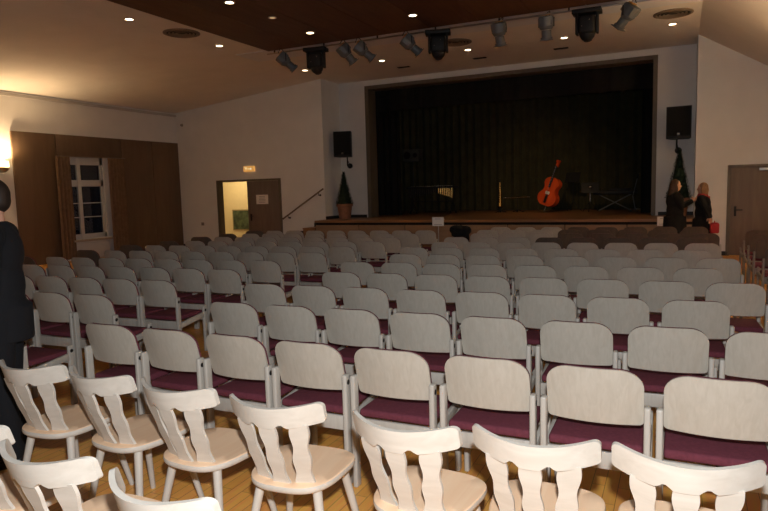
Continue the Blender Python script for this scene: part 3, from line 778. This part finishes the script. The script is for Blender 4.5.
def splat_put(x, y, deg, label):
    a = math.radians(deg); ox, oy = x-.006-math.sin(a)*.245, y+math.cos(a)*.245
    if not sused[0]:
        sused[0] = True; sbase.location = (ox, oy, 0); sbase.rotation_euler = (0, 0, a); sbase['label'] = label
    else: dup(sbase, (ox, oy, 0), a, label)
for i, (x, y, g) in enumerate(WC): splat_put(x, y, g, 'whitewashed wooden chair with three wavy back splats, %s from left in the farther wooden row' % nth[i])
for i, (x, y, g) in enumerate(W2): splat_put(x, y, g, 'whitewashed wooden chair with three wavy back splats, %s from left in the nearest row' % nth[i])

# black jacket over a chair back in the middle of the room
b = MB(); rj = random.Random(5)
for i in range(9):
    x = -.15+.30*i/8; b.ball((x, rj.uniform(-.02, .02), .035+.03*math.cos(x*8)+rj.uniform(-.008, .008)), (.07, .08, .075), 12)
b.ball((0, 0, .045), (.16, .08, .07), 16).ball((.13, -.05, -.10), (.06, .05, .14), 12).ball((.0, -.055, -.03), (.17, .045, .08), 12).ball((.0, .06, -.06), (.16, .05, .12), 12)
jk = b.build('jacket', M['coat'], None, (-3.72, 11.23, .86))
tag(jk, 'black jacket hung over a chair back below the stage front', 'jacket')
def remesh(o, vox, smooth=4):
    m = o.modifiers.new('r', 'REMESH'); m.mode = 'VOXEL'; m.voxel_size = vox
    if smooth:
        s = o.modifiers.new('s', 'SMOOTH'); s.iterations = smooth; s.factor = .5
    dg = bpy.context.evaluated_depsgraph_get(); dg.update()
    me = bpy.data.meshes.new_from_object(o.evaluated_get(dg)); mats = list(o.data.materials)
    o.modifiers.clear(); o.data = me
    me.materials.clear()
    for x in mats: me.materials.append(x)
    for p in me.polygons: p.use_smooth = True
remesh(jk, .014, 5)

# ------------------------------------------------------------------ people
def chain(b, pts):
    for (p, r), (q, s) in zip(pts, pts[1:]):
        b.cyl(p, q, r, s, 14); b.ball(p, r, 12); b.ball(q, s, 12)
def person(label, loc, rz, h, arms, coat_m, coat_hem, hair_m, hair_kind, legs_m='suit', wide=1.0):
    k = h/1.72
    t = thing('person', label, 'person', (*loc, 0), rz)
    t.scale = (k, k, k)
    W = wide
    b = MB()
    # head with face
    b.ball((0, .005, 1.605), (.074, .092, .115), 24); b.ball((0, .035, 1.545), (.056, .062, .058), 16)
    b.cyl((0, .088, 1.612), (0, .112, 1.578), .008, .015, 10); b.ball((0, .106, 1.578), .014, 8)
    b.ball((0, .088, 1.545), (.024, .010, .006), 8); b.ball((0, .088, 1.536), (.020, .010, .006), 8)
    for s in (-1, 1): b.ball((s*.076, -.005, 1.595), (.010, .022, .032), 10)
    b.cyl((0, -.015, 1.42), (0, .0, 1.55), .058, .052, 16)
    # trunk
    b.ball((0, -.005, 1.30), (.165*W, .112*W, .175), 20); b.ball((0, .0, 1.10), (.150*W, .108*W, .19), 20); b.ball((0, 0, .94), (.165*W, .115*W, .14), 20)
    b.cyl((-.13*W, -.01, 1.40), (.13*W, -.01, 1.40), .058, n=14); 
    for s in (-1, 1): b.ball((s*.165*W, -.01, 1.395), .062, 14)
    LG = {}
    for s in (-1, 1):
        LG[s] = [((s*.085, 0, .90), .088), ((s*.092, .015, .50), .058), ((s*.095, -.005, .28), .050), ((s*.098, -.015, .09), .036)]
        chain(b, LG[s]); chain(b, [((s*.098, -.03, .045), .036), ((s*.105, .12, .03), .030)])
    AR = {}
    for s, (el, wr, hd) in arms.items():
        sh = (s*.185*W, -.01, 1.39)
        AR[s] = [(sh, .054), (el, .042), (wr, .029)]
        chain(b, AR[s])
        w_ = Vector(wr); d = (Vector(hd)-w_).normalized(); side = d.cross(Vector((1, 0, 0)) if abs(d.x) < .8 else Vector((0, 1, 0))).normalized()
        nrm = d.cross(side).normalized()
        pc = w_+d*.055
        chain(b, [((w_), .027), (pc, .030)]); chain(b, [(pc-side*.025, .018), (pc+side*.025, .018)])
        for i, (off, ln) in enumerate(((-.030, .062), (-.010, .075), (.010, .070), (.030, .055))):
            p0 = pc+d*.022+side*off; p1 = p0+d*ln*.5+nrm*.008; p2 = p1+d*ln*.4+nrm*.022
            chain(b, [(p0, .0095), (p1, .0088), (p2, .0075)])
        p0 = w_+d*.03-side*.03; p1 = p0-side*.03+d*.02+nrm*.01; p2 = p1+d*.035+nrm*.012
        chain(b, [(p0, .012), (p1, .011), (p2, .009)])
    bo = b.build('body', M['skin'], t); remesh(bo, .008, 3)
    for s in (-1, 1): MB().ball((s*.030, .085, 1.612), (.013, .009, .009), 10).build('eye', M['eye'], t)
    # coat / jacket
    g = .022
    b = MB()
    b.ball((0, -.005, 1.29), (.165*W+g+.012, .112*W+g+.015, .19), 20); b.ball((0, .0, 1.10), (.150*W+g+.015, .108*W+g+.015, .22), 20); b.ball((0, 0, .95), (.165*W+g+.012, .115*W+g+.012, .17), 20)
    b.cyl((0, 0, .98), (0, 0, coat_hem), .182*W, .20*W if coat_hem < .75 else .178*W, 22)
    b.cyl((-.14*W, -.01, 1.395), (.14*W, -.01, 1.395), .058+g, n=14); b.cyl((0, -.015, 1.40), (0, -.01, 1.475), .085, .070, 16)
    for s in (-1, 1): b.ball((s*.170*W, -.01, 1.39), .062+g, 14)
    for s, a in AR.items():
        a2 = [(p, r+g*.9) for p, r in a]; chain(b, a2)
    co = b.build('coat', M[coat_m], t); remesh(co, .013, 5)
    for v in co.data.vertices:
        if v.co.z < coat_hem+.03: v.co.z = max(v.co.z, coat_hem)
    b = MB()
    for s in (-1, 1): chain(b, [(LG[s][0][0], .100), (LG[s][1][0], .075), (LG[s][2][0], .070), ((s*.098, -.015, .09), .066)])
    tr = b.build('trousers', M[legs_m], t); remesh(tr, .013, 5)
    for s in (-1, 1):
        b = MB(); chain(b, [((s*.098, -.045, .045), .044), ((s*.104, .06, .042), .046), ((s*.108, .15, .032), .034)])
        so = b.build('shoe', M['shoe'], t); remesh(so, .010, 4)
        for v in so.data.vertices: v.co.z = max(v.co.z, .001)
    # hair
    b = MB()
    b.ball((0, -.012, 1.632), (.079, .092, .098), 22)
    if hair_kind == 'short':
        b.ball((0, -.045, 1.600), (.072, .058, .075), 18)
    elif hair_kind == 'long':
        b.ball((0, -.05, 1.56), (.095, .07, .13), 18); b.ball((0, -.075, 1.46), (.10, .065, .12), 18); b.ball((-.05, -.07, 1.40), (.05, .05, .07), 12); b.ball((.055, -.08, 1.41), (.05, .05, .07), 12)
        for s in (-1, 1): b.ball((s*.075, -.01, 1.53), (.03, .05, .10), 12)
    else:
        b.ball((0, -.05, 1.575), (.088, .062, .10), 18); b.ball((0, -.055, 1.51), (.075, .05, .06), 14)
        for s in (-1, 1): b.ball((s*.074, -.012, 1.56), (.022, .040, .075), 12)
    hr = b.build('hair', M[hair_m], t); remesh(hr, .009, 2)
    # clear the face
    for v in hr.data.vertices:
        if v.co.y > .045 and v.co.z < 1.655: v.co.y = .045-(v.co.y-.045)*.3
    return t
rest = {-1: ((-.222, .0, 1.13), (-.215, .08, .89), (-.21, .12, .75)), 1: ((.222, .0, 1.13), (.215, .08, .89), (.21, .12, .75))}
m = person('man in a dark suit standing at the left photo edge, facing away to the left', (-3.895, 2.5), math.radians(132), 1.83, rest, 'suit', .76, 'hairb', 'short', 'suit', .93)
reach = {-1: ((-.245, -.02, 1.13), (-.24, .08, .90), (-.24, .13, .77)), 1: ((.225, .10, 1.20), (.17, .26, 1.28), (.16, .34, 1.32))}
m = person('woman with long chestnut hair in black, reaching toward the blond woman by the stage', (-.08, 14.1), math.radians(-80), 1.74, reach, 'coat', .55, 'hairr', 'long', 'coat', 1.16)
hold = {-1: ((-.235, -.14, 1.18), (-.24, -.20, 1.03), (-.24, -.22, .90)), 1: ((.235, -.07, 1.14), (.22, -.06, .90), (.22, -.05, .76))}
m = person('blond woman in a black coat with red scarf, facing left beside the stage', (.42, 14.1), math.radians(75), 1.66, hold, 'coat', .52, 'hairy', 'bob', 'coat', 1.0)
b = MB(); b.lathe([(.075, 1.40), (.10, 1.42), (.105, 1.46), (.085, 1.50), (.070, 1.48)], 20); b.box((.04, -.11, 1.36), (.08, .03, .16), bev=.012).box((.03, .115, 1.33), (.07, .025, .22), bev=.01)
b.build('scarf', M['red'], m)
bag = thing('handbag', 'red handbag held by the blond woman', 'bag', (.63, 13.82, .655))
b = MB(); b.box((0, 0, .12), (.16, .28, .20), bev=.03, seg=3); b.build('bag_body', M['red'], bag)
MB().tube([(0, -.07, .22), (0, -.05, .25), (0, .05, .25), (0, .07, .22)], .008).build('handle', M['red'], bag)
